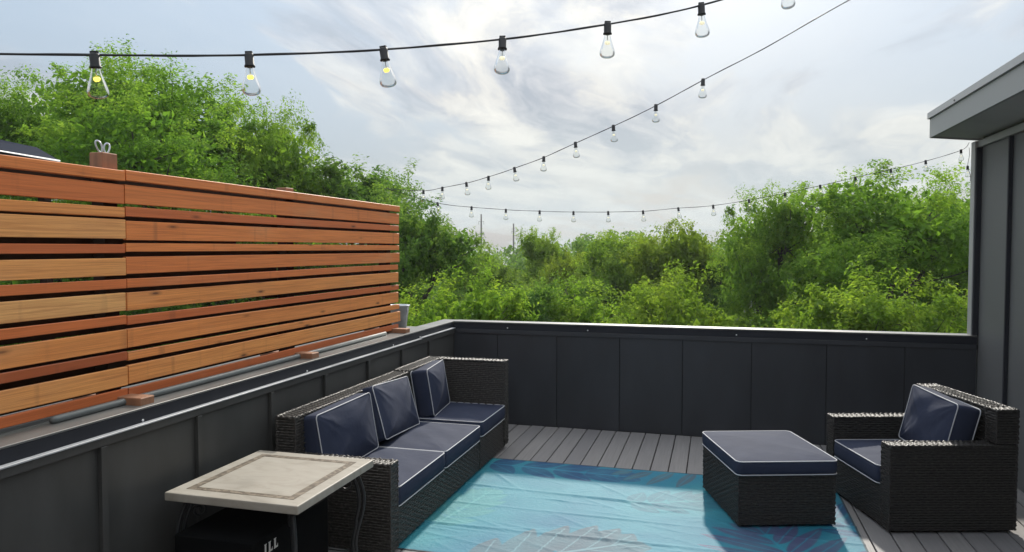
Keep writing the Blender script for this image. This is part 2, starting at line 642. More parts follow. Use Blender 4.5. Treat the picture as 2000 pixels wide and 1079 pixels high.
# ------------------------------------------------------------------ house wall and eave on the right
hs = thing('house', 'grey panelled house wall with overhanging eave at the right edge', 'house', (XR, 4, 0))
ho = Vector((-XR, -4, 0))
WT = 2.80
lb('wall', M_house, [(XR+.03, XR+3.5, -1, 7.43, -.3, WT+.3)], hs, ho, .002)
hsm = [-.9, .3, 1.5, 2.75, 4.0, 5.35, 6.68, 7.40]
for a, b in zip(hsm[:-1], hsm[1:]):
    lb('panel', M_house, [(XR+.010, XR+.029, a+.002, b-.002, 0, WT)], hs, ho, .002)
for s_ in hsm[1:-1]:
    lb('batten', M_trim, [(XR-.022, XR+.009, s_-.012, s_+.012, 0, WT-.06)], hs, ho, .003)  # dark colour stands in for the battens' shaded sides
lb('corner_shade_strip', M_trim, [(XR-.036, XR+.009, 7.372, 7.399, 1.075, WT-.06)], hs, ho, .002)  # dark strip added for the shaded side of the corner trim
lb('corner_trim', M_house_trim, [(XR-.042, XR+.029, 7.402, 7.505, .3, WT)], hs, ho, .003)
lb('corner_trim', M_house_trim, [(XR+.0305, XR+.12, 7.432, 7.505, .3, WT)], hs, ho, .003)
lb('frieze_board', M_house_trim, [(XR-.02, XR+.009, -1, 7.39, WT-.058, WT)], hs, ho, .003)
bh = thing('house', 'grey panelled house wall closing the near end of the deck', 'house', (0, -1.2, 0))
bho = Vector((0, 1.2, 0))
for k in range(5):
    a = XL-.9+k*1.17
    lb('panel', M_house, [(a+.002, a+1.168, -1.22, -1.2, -.3, 2.9)], bh, bho, .002)
lb('wall', M_house, [(XL-.9, XR+.6, -3.5, -1.221, -.3, 3.1)], bh, bho, .002)
# eave: roof slab tilts down to the right; rows are (x, z) in section
EX, EY, EZ = 1.875, 7.53, 2.862
sl = -.10


def eave(name, mat, x0, x1, y0, y1, zb, zt):
    m = MB()
    vs = []
    for y in (y0, y1):
        for (x, z) in ((x0, zb), (x1, zb), (x1, zt), (x0, zt)):
            vs.append(Vector((x, y, z+(x-EX)*sl))+ho)
    m.add(vs, [(0, 1, 2, 3), (7, 6, 5, 4), (0, 4, 5, 1), (1, 5, 6, 2), (2, 6, 7, 3), (3, 7, 4, 0)])
    return m.build(name, mat, hs)


eave('soffit', M_soffit, EX+.024, XR+1.2, -1, EY-.026, EZ+.010, EZ+.030)
eave('fascia', M_house_trim, EX, EX+.022, -1, EY, EZ-.005, EZ+.165)
eave('fascia', M_house_trim, EX+.023, XR+3.4, EY-.024, EY, EZ-.005, EZ+.165)
eave('drip_edge', M_drip, EX-.018, XR+3.4, -1, EY+.016, EZ+.168, EZ+.222)
eave('roof', M_roofing, EX+.03, XR+3.4, -1, EY-.03, EZ+.032, EZ+.160)
m = MB()
m.lathe([(0, .006), (.008, .004), (.009, 0)], 8, Matrix.Translation(ho+Vector((EX-.018, 6.75, EZ+.19))) @ Matrix.Rotation(R(-90), 4, 'Y'))
m.build('screw', M_core, hs)

# ------------------------------------------------------------------ wooden slat fence on the left parapet
fe = thing('wooden_fence', 'reddish cedar slat privacy fence of wide and narrow boards standing on the left parapet', 'fence', (-2.9, 3, 1.064))
fo = Vector((2.9, -3, -1.064))
FX = -2.875          # front face of the boards
rows = [(2.190, 2.242), (2.074, 2.170), (2.008, 2.057), (1.893, 1.990), (1.829, 1.873), (1.717, 1.804), (1.650, 1.696),
        (1.535, 1.626), (1.463, 1.508), (1.345, 1.440), (1.280, 1.323), (1.158, 1.253), (1.091, 1.139)]
toneL = [.50, .34, .70, .86, .22, .80, .30, 1.0, .30, .66, .04, .78, .22]
toneR = [.46, .44, .24, .50, .50, .42, .34, .66, .22, .60, .62, .72, .16]


def fboard(y0, y1, z0, z1, x0, x1, tone, name='board'):
    cx, cy, cz = (x0+x1)/2, (y0+y1)/2, (z0+z1)/2
    m = MB()
    n = 10
    b = .0025
    # slightly bowed plank with eased edges
    sec = [(x0+b, z0), (x1-b, z0), (x1, z0+b), (x1, z1-b), (x1-b, z1), (x0+b, z1), (x0, z1-b), (x0, z0+b)]
    ph, am = random.uniform(0, 6), random.uniform(-.0025, .0025)
    vs = []
    for k in range(n+1):
        y = y0+(y1-y0)*k/n
        dz = am*math.sin(ph+k*.6)
        dx = .002*math.sin(ph*1.7+k*.5)
        vs += [(px-cx+dx, y-cy, pz-cz+dz) for px, pz in sec]
    fs = [tuple(range(8))[::-1], tuple(n*8+q for q in range(8))]
    for k in range(n):
        for q in range(8):
            fs.append((k*8+q, k*8+(q+1) % 8, (k+1)*8+(q+1) % 8, (k+1)*8+q))
    m.add(vs, fs)
    bmx = m.mesh(name, M_wood)
    o = bpy.data.objects.new(name, bmx)
    C.objects.link(o)
    o.parent = fe
    o.location = Vector((cx, cy, cz))+fo
    o['tone'] = tone
    return o


YJ = 3.045
for r_, ((z0, z1), tl, tr) in enumerate(zip(rows, toneL, toneR)):
    t_ = .040 if r_ == 0 else .021
    for (a, b, tn, dj) in ((-.55, YJ-.003, tl, 0), (YJ+.003, 6.36+random.uniform(-.03, .03), tr, 1)):
        xo = random.uniform(-.002, .002)+(.004 if r_ in (3, 6) else 0)
        dz = random.uniform(-.003, .003)
        fboard(a, b, z0+dz, z1+dz, FX-t_+xo+(.008 if r_ == 0 else 0), FX+xo+(.008 if r_ == 0 else 0), tn)
# boards nailed to the back of the posts close every other gap
for (za, zb, tn) in ((2.13, 2.225, .3), (1.975, 2.035, .1), (1.79, 1.85, .1), (1.61, 1.67, .1), (1.425, 1.485, .1), (1.305, 1.35, .1), (1.225, 1.295, .1), (1.12, 1.17, .1)):
    for (a, b) in ((-.5, YJ-.003), (YJ+.003, 6.33)):
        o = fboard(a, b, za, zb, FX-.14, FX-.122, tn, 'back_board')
        o.data.materials[0] = M_gapshade
for (za, zb, a, b) in ((1.86, 1.91, -.5, 3.04), (1.68, 1.73, -.5, 2.2), (1.50, 1.55, -.5, 3.04), (2.04, 2.09, 4.75, 6.33), (1.86, 1.91, 3.05, 4.1), (1.68, 1.73, 3.05, 4.55), (1.50, 1.55, 4.4, 6.33), (2.04, 2.09, 1.2, 2.3)):  # short extra pieces added to darken the gaps left open
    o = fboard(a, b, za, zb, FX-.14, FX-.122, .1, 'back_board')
    o.data.materials[0] = M_gapshade
for y_, zt in ((-.4, 2.20), (1.45, 2.30), (3.0, 2.322), (4.6, 2.275), (6.22, 2.24)):
    m = MB()
    M = Matrix.Translation(fo)
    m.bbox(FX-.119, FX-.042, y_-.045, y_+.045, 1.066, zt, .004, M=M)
    o = m.build('post', M_gapshade, fe)  # shade put into the shaft colour; only the top stays brown
    m = MB()
    m.bbox(FX-.123, FX-.040, y_-.048, y_+.048, 2.215, zt+.002, .004, M=M)
    m.build('post_top', M_postbrown, fe)
    m = MB()
    m.bbox(-.32, .105, -.047, .047, 0, .042, .004)
    o = m.build('foot_block', M_postbrown, fe)
    o.location = Vector((FX+.035, y_+.02, 1.0645))+fo

hk = thing('metal_hook', 'shiny galvanised double loop hook standing on the fence post', 'hook', (FX-.08, 3.0, 2.3245))
for (dy, tilt, s_) in ((-.017, -.36, 1.0), (.017, .14, .9)):
    m = MB()
    pts = []
    for k in range(20):
        a = 2*math.pi*k/20
        yy = .010*math.sin(a)*(1.25-.5*math.cos(a))
        z = .029*s_*(1-math.cos(a))
        pts.append((.006*math.sin(a), dy+yy*.9+tilt*z, z))
    m.tube(pts, .0042, 8, closed=True)
    m.build('loop', M_galv, hk)
    m = MB()
    m.lathe([(0, .004), (.009, .004), (.009, 0), (0, 0)], 12, Matrix.Translation((0, dy, 0)))
    m.build('washer', M_galv, hk)

# pipe lying under the fence
pp = MB()
pp.tube([(-2.838, 2.56, 1.084), (-2.838, 2.58, 1.084), (-2.84, 3.5, 1.084), (-2.845, 4.6, 1.084), (-2.85, 6.0, 1.084)], [.014, .018, .018, .018, .018], 14)
o = pp.build('conduit_pipe', M_pipe)
tag(o, 'grey conduit pipe lying on the parapet cap under the wooden fence', 'pipe')

bk = thing('metal_bucket', 'pale galvanised bucket on the parapet cap behind the far end of the fence', 'bucket', (-2.965, 6.56, 1.066))
m = MB()
m.lathe([(.0, .004), (.062, .004), (.062, 0), (.066, 0), (.098, .225), (.102, .225), (.102, .232), (.094, .232), (.093, .22), (.062, .008), (0, .008)], 28)
m.build('body', M_galv, bk)
m = MB()
m.tube([(.101*math.cos(a), .101*math.sin(a), .2285) for a in [2*math.pi*k/28 for k in range(28)]], .0045, 6, closed=True)
m.build('rim', M_galv, bk)
m = MB()
m.tube([(.095*math.cos(a), -.02+.0*a, .205-.14*math.sin(a)) for a in [math.pi*k/12 for k in range(13)]], .003, 6)
m.build('handle', M_galv, bk)

# canopy whose edge shows over the left end of the fence
cn = thing('canopy', 'dark grey flat canopy with a pale rim showing over the left end of the fence', 'canopy', (-5.2, 3.95, .86))
m = MB()
vs = [(-1.5, -1.6, 1.66), (.75, -1.6, 1.66), (.75, .17, 1.61), (-1.5, .17, 1.61), (-1.42, -1.5, 1.78), (.65, -1.5, 1.78), (.65, .09, 1.69), (-1.42, .09, 1.69)]
m.add(vs, [(3, 2, 1, 0), (4, 5, 6, 7), (0, 1, 5, 4), (1, 2, 6, 5), (2, 3, 7, 6), (3, 0, 4, 7)])
m.build('top_cover', M_canopy, cn)
m = MB()
m.tube([(-1.5, -1.6, 1.652), (.755, -1.6, 1.652), (.755, .175, 1.602), (-1.5, .175, 1.602)], .007, 6, closed=True)
m.build('rim', M_rim, cn)
m = MB()
m.box(.735, .75, -1.58, .16, 1.47, 1.598)
m.build('valance', M_house, cn)
m = MB()
m.box(-1.5, .734, .150, .162, 1.47, 1.598)
m.build('valance', M_house, cn)
for (x_, y_) in ((-1.45, -1.55), (.70, -1.55), (.70, .10), (-1.45, .10)):
    m = MB()
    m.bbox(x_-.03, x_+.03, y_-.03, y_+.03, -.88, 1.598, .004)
    m.build('post', M_gapshade, cn)  # darkened to sink into the shade of the fence gaps
m = MB()
m.box(-9, XL-.97, -6, 3.9, -.35, -.02)
tag(m.build('neighbouring_roof', M_roofing), kind='structure')

# ------------------------------------------------------------------ furniture
def weave(mb, o, u, v, n, Lu, Lv, p=.0175, st=.036, amp=.0046):
    """woven strands: rows run along u, stacked along v, bulging along n"""
    o, u, v, n = Vector(o), Vector(u).normalized(), Vector(v).normalized(), Vector(n).normalized()
    nr = max(1, int(round(Lv/p)))
    p = Lv/nr
    ns = max(2, int(round(Lu/st)))
    half = Lu/ns/2
    for j in range(nr):
        jit = random.uniform(-.0012, .0012)
        hw = p*random.uniform(.30, .38)
        vc = (j+.5)*p+jit
        vs = []
        K = ns*2
        for k in range(K+1):
            uu = k*half
            a = amp*math.cos(math.pi*(k/2+j))*random.uniform(.7, 1.2)+random.uniform(-.0004, .0004)
            wv = random.uniform(-.0009, .0009)
            b = o+u*uu
            vs += [b+v*(vc-hw+wv)+n*(a-.0012), b+v*(vc-hw*.45+wv)+n*(a+.0016), b+v*(vc+hw*.45+wv)+n*(a+.0016), b+v*(vc+hw+wv)+n*(a-.0012)]
        fs = []
        for k in range(K):
            for q in range(3):
                fs.append((k*4+q, (k+1)*4+q, (k+1)*4+q+1, k*4+q+1))
        mb.add(vs, fs, True)
    for k in range(ns):      # stakes
        uu = (k+.5)*half*2
        b = o+u*uu
        mb.add([b-u*.004-n*.001, b+u*.004-n*.001, b+u*.004+v*Lv-n*.001, b-u*.004+v*Lv-n*.001], [(0, 1, 2, 3)])


def rope_edge(mb, a, b, r=.0085):
    """twisted, slightly frayed edge strand"""
    a, b = Vector(a), Vector(b)
    L = (b-a).length
    n = max(3, int(L/.011))
    t = (b-a)/L
    s1 = Vector((0, 0, 1)) if abs(t.z) < .9 else Vector((1, 0, 0))
    s2 = t.cross(s1)
    pts, rs = [], []
    for k in range(n+1):
        ph = k*1.9
        pts.append(a+t*(L*k/n)+(s1*math.cos(ph)+s2*math.sin(ph))*r*.35+Vector((random.uniform(-1, 1), random.uniform(-1, 1), random.uniform(-1, 1)))*.0012)
        rs.append(r*(1+.35*math.sin(k*2.6)+random.uniform(-.15, .15)))
    mb.tube(pts, rs, 6)


WTONE = [1.0]


def wicker(name, par, x0, x1, y0, y1, z0, z1, faces, p=.0175, rope=True):
    mb = MB()
    e = .006
    mb.box(x0+e, x1-e, y0+e, y1-e, z0+.002, z1-e)
    dx, dy, dz = x1-x0, y1-y0, z1-z0
    for f in faces.split():
        if f == '+x': weave(mb, (x1, y0, z0), (0, 1, 0), (0, 0, 1), (1, 0, 0), dy, dz, p)
        if f == '-x': weave(mb, (x0, y1, z0), (0, -1, 0), (0, 0, 1), (-1, 0, 0), dy, dz, p)
        if f == '+y': weave(mb, (x1, y1, z0), (-1, 0, 0), (0, 0, 1), (0, 1, 0), dx, dz, p)
        if f == '-y': weave(mb, (x0, y0, z0), (1, 0, 0), (0, 0, 1), (0, -1, 0), dx, dz, p)
        if f == '+z':
            if dx < dy: weave(mb, (x0, y1, z1), (1, 0, 0), (0, -1, 0), (0, 0, 1), dx, dy, p)
            else: weave(mb, (x0, y0, z1), (0, 1, 0), (1, 0, 0), (0, 0, 1), dy, dx, p)
            if rope:
                k = .004
                for (a, b) in (((x0+k, y0+k), (x1-k, y0+k)), ((x1-k, y0+k), (x1-k, y1-k)), ((x1-k, y1-k), (x0+k, y1-k)), ((x0+k, y1-k), (x0+k, y0+k))):
                    rope_edge(mb, (*a, z1-.003), (*b, z1-.003))
    if rope:
        k = .003
        for (px, py) in ((x0+k, y0+k), (x1-k, y0+k), (x1-k, y1-k), (x0+k, y1-k)):
            rope_edge(mb, (px, py, z0), (px, py, z1-.004), .007)
    o = mb.build(name, M_wicker, par)
    o['tone'] = WTONE[0]
    return o


def cushion(name, par, sx, sy, h, M, puff=.03, rad=.035, bulge=.012, seed=0, wrinkle=.004, pinch=0.0):
    """boxed cushion, lying in local x,y with thickness h; piping on both rims"""
    rd = random.Random(seed)
    N = 16
    loop = []
    for (cx, cy, a0) in ((sx/2-rad, sy/2-rad, 0), (-sx/2+rad, sy/2-rad, 90), (-sx/2+rad, -sy/2+rad, 180), (sx/2-rad, -sy/2+rad, 270)):
        for k in range(5):
            a = R(a0+90*k/4)
            loop.append(Vector((cx+rad*math.cos(a), cy+rad*math.sin(a))))
    # subdivide the straight runs
    full = []
    for i, p in enumerate(loop):
        q = loop[(i+1) % len(loop)]
        full.append(p)
        if (q-p).length > .08:
            for k in range(1, 20):
                full.append(p.lerp(q, k/20))
    n = len(full)
    ph = [rd.uniform(0, 6.28) for _ in range(6)]

    def wob(p, z):
        q = math.sin(p.x*11+ph[0]+p.y*4)+math.sin(p.y*13+ph[1]-p.x*5)+.6*math.sin((p.x+p.y)*23+ph[2])
        for i_, (a, b) in enumerate(((1, 1), (-1, 1), (-1, -1), (1, -1))):
            ex, ey = p.x-a*sx/2, p.y-b*sy/2
            q += .8*math.cos(math.atan2(ey, ex)*17+ph[i_]*3)*math.exp(-(ex*ex+ey*ey)/.05)
        return wrinkle*q

    def sag(p):
        # rims dip between the corners on a pinched pillow
        ax, ay = abs(p.x)/(sx/2), abs(p.y)/(sy/2)
        return 1-pinch*(1-(min(ax, ay))**2)

    vs = []
    levels = []
    top = [Vector((p.x*sag(p), p.y*sag(p), h)) for p in full]
    bot = [Vector((p.x*sag(p), p.y*sag(p), 0)) for p in full]
    rings = [('b', .0), ('b', .35), ('b', .8), ('b', .97)]
    prof = []
    # bottom face rings (centre -> rim)
    for f in (.25, .6, .9):
        prof.append([Vector((p.x*f, p.y*f, -puff*.5*(1-f**4)+.3*wob(p*f, 0))) for p in full])
    prof.append(bot)
    for k in (1, 2, 3):
        q = k/4
        out = bulge*math.sin(math.pi*q)
        prof.append([Vector((p.x*sag(p)*(1+out/max(.2, abs(p.length))), p.y*sag(p)*(1+out/max(.2, abs(p.length))), h*q)) for p in full])
    prof.append(top)
    for f in (.975, .94, .89, .83, .76, .68, .6, .52, .44, .36, .28, .2, .1):
        prof.append([Vector((p.x*f*(sag(p)*f+1-f), p.y*f*(sag(p)*f+1-f), h+puff*(1-f**2.6)+wob(p*f, h)*(1-f**6))) for p in full])
    for ring in prof:
        vs += ring
    m_ = len(prof)
    fs = []
    for i in range(m_-1):
        for k in range(n):
            fs.append((i*n+k, i*n+(k+1) % n, (i+1)*n+(k+1) % n, (i+1)*n+k))
    fs.append(tuple(range(n))[::-1])
    fs.append(tuple((m_-1)*n+k for k in range(n)))
    mb = MB()
    mb.add([M @ p for p in vs], fs, True)
    o = mb.build(name, M_fabric, par)
    for ring in (top, bot):
        t = MB()
        t.tube([M @ (p+Vector((p.x, p.y, 0)).normalized()*.002) for p in ring], .0038, 6, closed=True)
        t.build('piping', M_pipingm, o)
    return o


def feet(par, pts):
    for (x_, y_) in pts:
        m = MB()
        m.lathe([(0, 0), (.018, 0), (.02, .035), (0, .035)], 10, Matrix.Translation((x_, y_, 0)))
        m.build('foot', M_core, par)


def T(x, y, z):
    return Matrix.Translation((x, y, z))


# two-seat section of the sofa (local origin at its base centre)
DZ = .004
sf = thing('sofa_section', 'dark wicker two-seat sofa section with navy cushions and one low arm beside the stone table', 'sofa', (-2.24, 4.82, DZ))
x0, x1 = -.385, .385
y0, y1 = -.865, .855
wicker('base', sf, x0+.10, x1-.008, y0+.10, y1-.006, .02, .265, '+x +y')
wicker('armrest', sf, x0+.02, x1+.004, y0, y0+.105, .02, .555, '+x -y +y +z')
wicker('backrest', sf, x0, x0+.135, y0+.002, y1, .035, .80, '+x -y +y +z')
feet(sf, [(x0+.05, y0+.05), (x1-.05, y0+.05), (x1-.05, y1-.05), (x0+.05, y1-.05)])
for k, yc in enumerate((-.365, .445)):
    cushion('seat_cushion', sf, .645, .795, .118, T(.072, yc, .272), .016, .030, .010, 3+k, .003)


def lean(x, y, z, ang, roll=0, yaw=0):
    # local z of the cushion -> +x of the sofa, local x -> up, local y stays y
    B = Matrix(((0, 0, 1, 0), (0, 1, 0, 0), (1, 0, 0, 0), (0, 0, 0, 1)))
    # keep it right-handed
    B = Matrix(((0, 0, 1, 0), (0, -1, 0, 0), (1, 0, 0, 0), (0, 0, 0, 1)))
    return T(x, y, z) @ Matrix.Rotation(yaw, 4, 'Z') @ Matrix.Rotation(-ang, 4, 'Y') @ Matrix.Rotation(roll, 4, 'X') @ T(0, 0, .2) @ B


cushion('back_cushion', sf, .40, .70, .145, lean(-.235, -.40, .385, R(9), R(1.5), R(-2)), .038, .026, .010, 11, .0035, .012)
cushion('back_cushion', sf, .40, .72, .145, lean(-.215, .37, .385, R(17), R(-4), R(4)), .038, .026, .010, 12, .0035, .015)

# corner section
cs = thing('sofa_section', 'dark wicker corner sofa section with tall end panel at the far end of the sofa', 'sofa', (-2.24, 6.09, DZ))
y0, y1 = -.395, .405
wicker('base', cs, x0+.10, x1-.004, y0+.004, y1-.10, .02, .285, '+x -y')
wicker('end_panel', cs, x0+.136, x1+.008, y1-.105, y1, .035, .81, '+x -y +y +z')
wicker('backrest', cs, x0, x0+.132, y0, y1, .035, .81, '+x -y +y +z')
feet(cs, [(x0+.05, y0+.05), (x1-.05, y0+.05), (x1-.05, y1-.05), (x0+.05, y1-.05)])
cushion('seat_cushion', cs, .655, .685, .118, T(.070, -.045, .291), .014, .035, .010, 21, .002)
cushion('back_cushion', cs, .40, .54, .145, lean(-.215, -.085, .402, R(9), R(1), R(6)), .036, .026, .010, 22, .0035, .012)

WTONE[0] = .12
# ottoman, turned about 17 degrees
ot = thing('ottoman', 'square dark wicker ottoman topped with a navy cushion on the blue rug', 'ottoman', (.352, 5.455, DZ+.004), R(17.6))
wicker('base', ot, -.325, .325, -.385, .385, .012, .342, '+x -x +y -y')
feet(ot, [(-.28, -.34), (.28, -.34), (.28, .34), (-.28, .34)])
cushion('seat_cushion', ot, .675, .80, .088, T(0, 0, .352), .024, .04, .006, 31, .0015)

# armchair, facing the sofa
ac = thing('armchair', 'dark wicker armchair with navy seat and back cushions beside the ottoman', 'armchair', (1.352, 5.715, DZ), R(16.3))
cx0, cx1, cy0, cy1 = -.40, .43, -.462, .455
wicker('armrest', ac, cx0, cx1-.002, cy0, cy0+.11, .014, .57, '+x -x -y +y +z')
wicker('armrest', ac, cx0, cx1-.002, cy1-.11, cy1, .014, .57, '+x -x -y +y +z')
wicker('backrest', ac, cx1-.14, cx1+.002, cy0+.111, cy1-.111, .035, .80, '+x -x -y +y +z')
wicker('backrest_side', ac, cx1-.142, cx1+.002, cy0+.0, cy0+.11, .58, .80, '+x -x -y +y +z')
wicker('backrest_side', ac, cx1-.142, cx1+.002, cy1-.11, cy1, .58, .80, '+x -x -y +y +z')
wicker('base', ac, cx0+.006, cx1-.15, cy0+.112, cy1-.112, .014, .275, '-x')
feet(ac, [(cx0+.06, cy0+.06), (cx1-.06, cy0+.06), (cx1-.06, cy1-.06), (cx0+.06, cy1-.06)])
cushion('seat_cushion', ac, .69, .655, .118, T(-.062, 0, .284), .016, .035, .008, 41, .002)


def lean_left(x, y, z, ang, roll=0, yaw=0):
    B = Matrix(((0, 0, -1, 0), (0, 1, 0, 0), (1, 0, 0, 0), (0, 0, 0, 1)))
    return T(x, y, z) @ Matrix.Rotation(yaw, 4, 'Z') @ Matrix.Rotation(ang, 4, 'Y') @ Matrix.Rotation(roll, 4, 'X') @ T(0, 0, .2) @ B


cushion('back_cushion', ac, .41, .63, .15, lean_left(.205, -.0, .388, R(13), R(2), R(-4)), .040, .028, .010, 42, .005, .015)

# ------------------------------------------------------------------ side table and the black box beneath it
tb = thing('side_table', 'square stone-topped side table with curled black iron legs at the sofa arm', 'table', (-2.228, 3.357, 0))
hx, hy = .370, .392
TZ = .652
m = MB()
m.bbox(-hx, hx, -hy, hy, TZ-.042, TZ, .006, seg=2)
m.build('table_top', M_stone, tb)
m = MB()
io, ii = .302, .262
oy, iy = .318, .280
for q in ((-io, io, -oy, -iy), (-io, io, iy, oy), (-io, -ii, -iy, iy), (ii, io, -iy, iy)):
    m.box(q[0], q[1], q[2], q[3], TZ+.0002, TZ+.0012)
m.build('inlay_border', M_inlay, tb)
m = MB()
for q in ((-hx+.05, hx-.05, -hy+.05, -hy+.075), (-hx+.05, hx-.05, hy-.075, hy-.05), (-hx+.05, -hx+.075, -hy+.076, hy-.076), (hx-.075, hx-.05, -hy+.076, hy-.076)):
    m.box(*q, TZ-.062, TZ-.0425)
m.build('apron', M_iron, tb)
for (sx, sy) in ((-1, -1), (1, -1), (1, 1), (-1, 1)):
    bx, by = sx*(hx-.07), sy*(hy-.07)
    m = MB()
    for off in (0, .027):
        pts = []
        for k in range(25):
            q = k/24
            z = (TZ-.062)*(1-q)+.012*q
            outw = .035*math.sin(q*math.pi*2.0)+.05*q*q-off*(1 if q < .5 else .6)
            pts.append((bx+sx*outw*.75, by+sy*outw*.75, z))
        m.tube(pts, .0105, 8)
    m.build('leg', M_iron, tb)
    m = MB()
    pts = []
    for k in range(30):
        a = k/29*math.pi*3.0
        rr = .012+.030*k/29
        c_, s_ = math.cos(a), math.sin(a)
        rad = .03+rr*c_
        pts.append((bx-sx*rad*.7-sx*.02, by-sy*rad*.7-sy*.02, TZ-.115+rr*s_))
    m.tube(pts, .006, 6)
    m.build('scroll', M_iron, tb)
m = MB()
for k in range(4):
    a = [(-.26, -.28), (.26, -.28), (.26, .28), (-.26, .28)]
    p, q = a[k], a[(k+1) % 4]
    m.tube([(*p, .16), (*q, .16)], .007, 6)
m.build('stretcher', M_iron, tb)

bx_ = thing('storage_box', 'black box with white lettering under the stone-topped side table', 'box', (-2.30, 3.33, 0))
m = MB()
m.bbox(-.22, .22, -.395, .30, .002, .462, .006)
m.build('body', M_blackbox, bx_)
# slab-serif letters on the side that faces the deck, read along +y
Lg = [(0, 0), (.034, 0), (.034, .018), (.0285, .0085), (.017, .008), (.017, .044), (.022, .05), (0, .05), (.004, .044), (.004, .006)]
Ig = [(0, 0), (.019, 0), (.015, .006), (.015, .044), (.019, .05), (0, .05), (.004, .044), (.004, .006)]
MT = Matrix(((0, 0, 1, .2205), (1, 0, 0, 0), (0, 1, 0, 0), (0, 0, 0, 1)))
m = MB()
for (gl, yy) in ((Ig, -.335+.03), (Lg, -.335+.063), (Lg, -.335+.108)):
    m.prism(gl, 0, .0012, T(0, yy, .372) @ MT)
m.build('lettering', M_ink, bx_)
m = MB()
m.prism([(0, 0), (.03, 0), (.03, .004), (0, .004)], 0, .001, T(0, -.378, .393) @ MT)
m.build('gold_line', M_gold, bx_)

# ------------------------------------------------------------------ rug
RX0, RX1, RY0, RY1 = -2.05, .915, 4.085, 6.105
NX, NY = 330, 232
gx = np.linspace(RX0, RX1, NX)
gy = np.linspace(RY0, RY1, NY)
X, Y = np.meshgrid(gx, gy)


def fbm(x, y, seed, oct=4, f=1.0):
    r = np.random.default_rng(seed)
    s = np.zeros_like(x)
    a = 1.0
    for _ in range(oct):
        for _ in range(4):
            th = r.uniform(0, 2*np.pi)
            s += a*np.sin((x*np.cos(th)+y*np.sin(th))*f*r.uniform(.7, 1.4)+r.uniform(0, 6.28))
        f *= 2.05
        a *= .55
    return s/8


Z = .0045+.0012*fbm(X, Y, 3, 4, 6)
for (yc, sl_, am, wd) in ((5.315, -.06, .012, .022), (4.945, -.02, .007, .018), (4.555, .018, .011, .020)):
    yy = yc+sl_*(X+.9)
    dd = Y-yy
    Z += am*np.exp(-(dd/wd)**2)*(.75+.25*np.sin(X*5+yc))
for k in range(70):
    r = np.random.default_rng(100+k)
    cx_, cy_, th, L_ = r.uniform(-1.9, .1), r.uniform(4.2, 5.9), r.normal(-.1, .45), r.uniform(.15, .5)
    u = (X-cx_)*np.cos(th)+(Y-cy_)*np.sin(th)
    v = -(X-cx_)*np.sin(th)+(Y-cy_)*np.cos(th)
    Z += r.uniform(.0012, .0042)*np.exp(-(u/L_)**2*3-(v/.016)**2)
col = np.zeros((NY, NX, 3))
b0 = np.array([.005, .125, .215])
b1 = np.array([.026, .240, .285])
b2 = np.array([.012, .100, .200])
q = np.clip(.45+1.1*fbm(X, Y, 5, 4, 2.2), 0, 1)[..., None]
col[:] = b0*(1-q)+b1*q


def lens(p0, p1, wd, c, rib=None):
    dx_, dy_ = p1[0]-p0[0], p1[1]-p0[1]
    L_ = math.hypot(dx_, dy_)
    u = ((X-p0[0])*dx_+(Y-p0[1])*dy_)/L_/L_
    v = (-(X-p0[0])*dy_+(Y-p0[1])*dx_)/L_
    uu = np.clip(u, 0, 1)
    half = wd*np.sin(np.pi*uu**.8)**.8
    a = np.clip((half-np.abs(v))/.008+.5, 0, 1)*((u > 0) & (u < 1))
    col[:] = col*(1-a[..., None])+np.array(c)*a[..., None]
    if rib is not None:
        a = np.clip((.0045-np.abs(v))/.004+.5, 0, 1)*((u > 0) & (u < .9))*.8
        col[:] = col*(1-a[..., None])+np.array(rib)*a[..., None]


def frond(x, y, ang, L_, n, ll, lw, c, rib, spread=65):
    for k in range(n):
        q = (k+.6)/n
        bx, by = x+math.cos(ang)*L_*q, y+math.sin(ang)*L_*q
        s = ll*(math.sin(math.pi*(.15+.8*q))**.7)
        for sd_ in (-1, 1):
            a = ang+sd_*R(spread*(1-.55*q))
            lens((bx, by), (bx+math.cos(a)*s, by+math.sin(a)*s), lw, c, rib)
    lens((x, y), (x+math.cos(ang)*L_*1.15, y+math.sin(ang)*L_*1.15), .012, rib, None)


GREY, GRIB = (.050, .100, .140), (.12, .235, .28)
BLUE, BRIB = (.010, .060, .150), (.020, .17, .28)
frond(-1.98, 5.95, R(-3), 1.35, 5, .42, .095, BLUE, BRIB, 42)
frond(.12, 6.16, R(-173), .85, 5, .44, .050, GREY, (.012, .17, .26), 80)
frond(-1.42, 3.93, R(34), 1.05, 6, .56, .100, GREY, GRIB, 58)
frond(.70, 4.0, R(112), 1.05, 7, .62, .062, (.050, .062, .14), (.012, .19, .28), 76)
frond(.98, 5.0, R(118), .9, 6, .36, .055, BLUE, BRIB, 60)
frond(-1.80, 4.45, R(78), .8, 5, .34, .075, (.030, .205, .235), (.06, .27, .29), 55)
frond(-.65, 5.25, R(20), .7, 5, .34, .07, (.014, .13, .19), (.03, .2, .25), 60)
edge = (np.minimum(np.minimum(X-RX0, RX1-X), np.minimum(Y-RY0, RY1-Y)) < .012)
col[edge] = (.012, .016, .03)
me = bpy.data.meshes.new('rug')
vv = np.stack([X, Y, Z], -1).reshape(-1, 3)
idx = np.arange(NX*NY).reshape(NY, NX)
ff = np.stack([idx[:-1, :-1], idx[:-1, 1:], idx[1:, 1:], idx[1:, :-1]], -1).reshape(-1, 4)


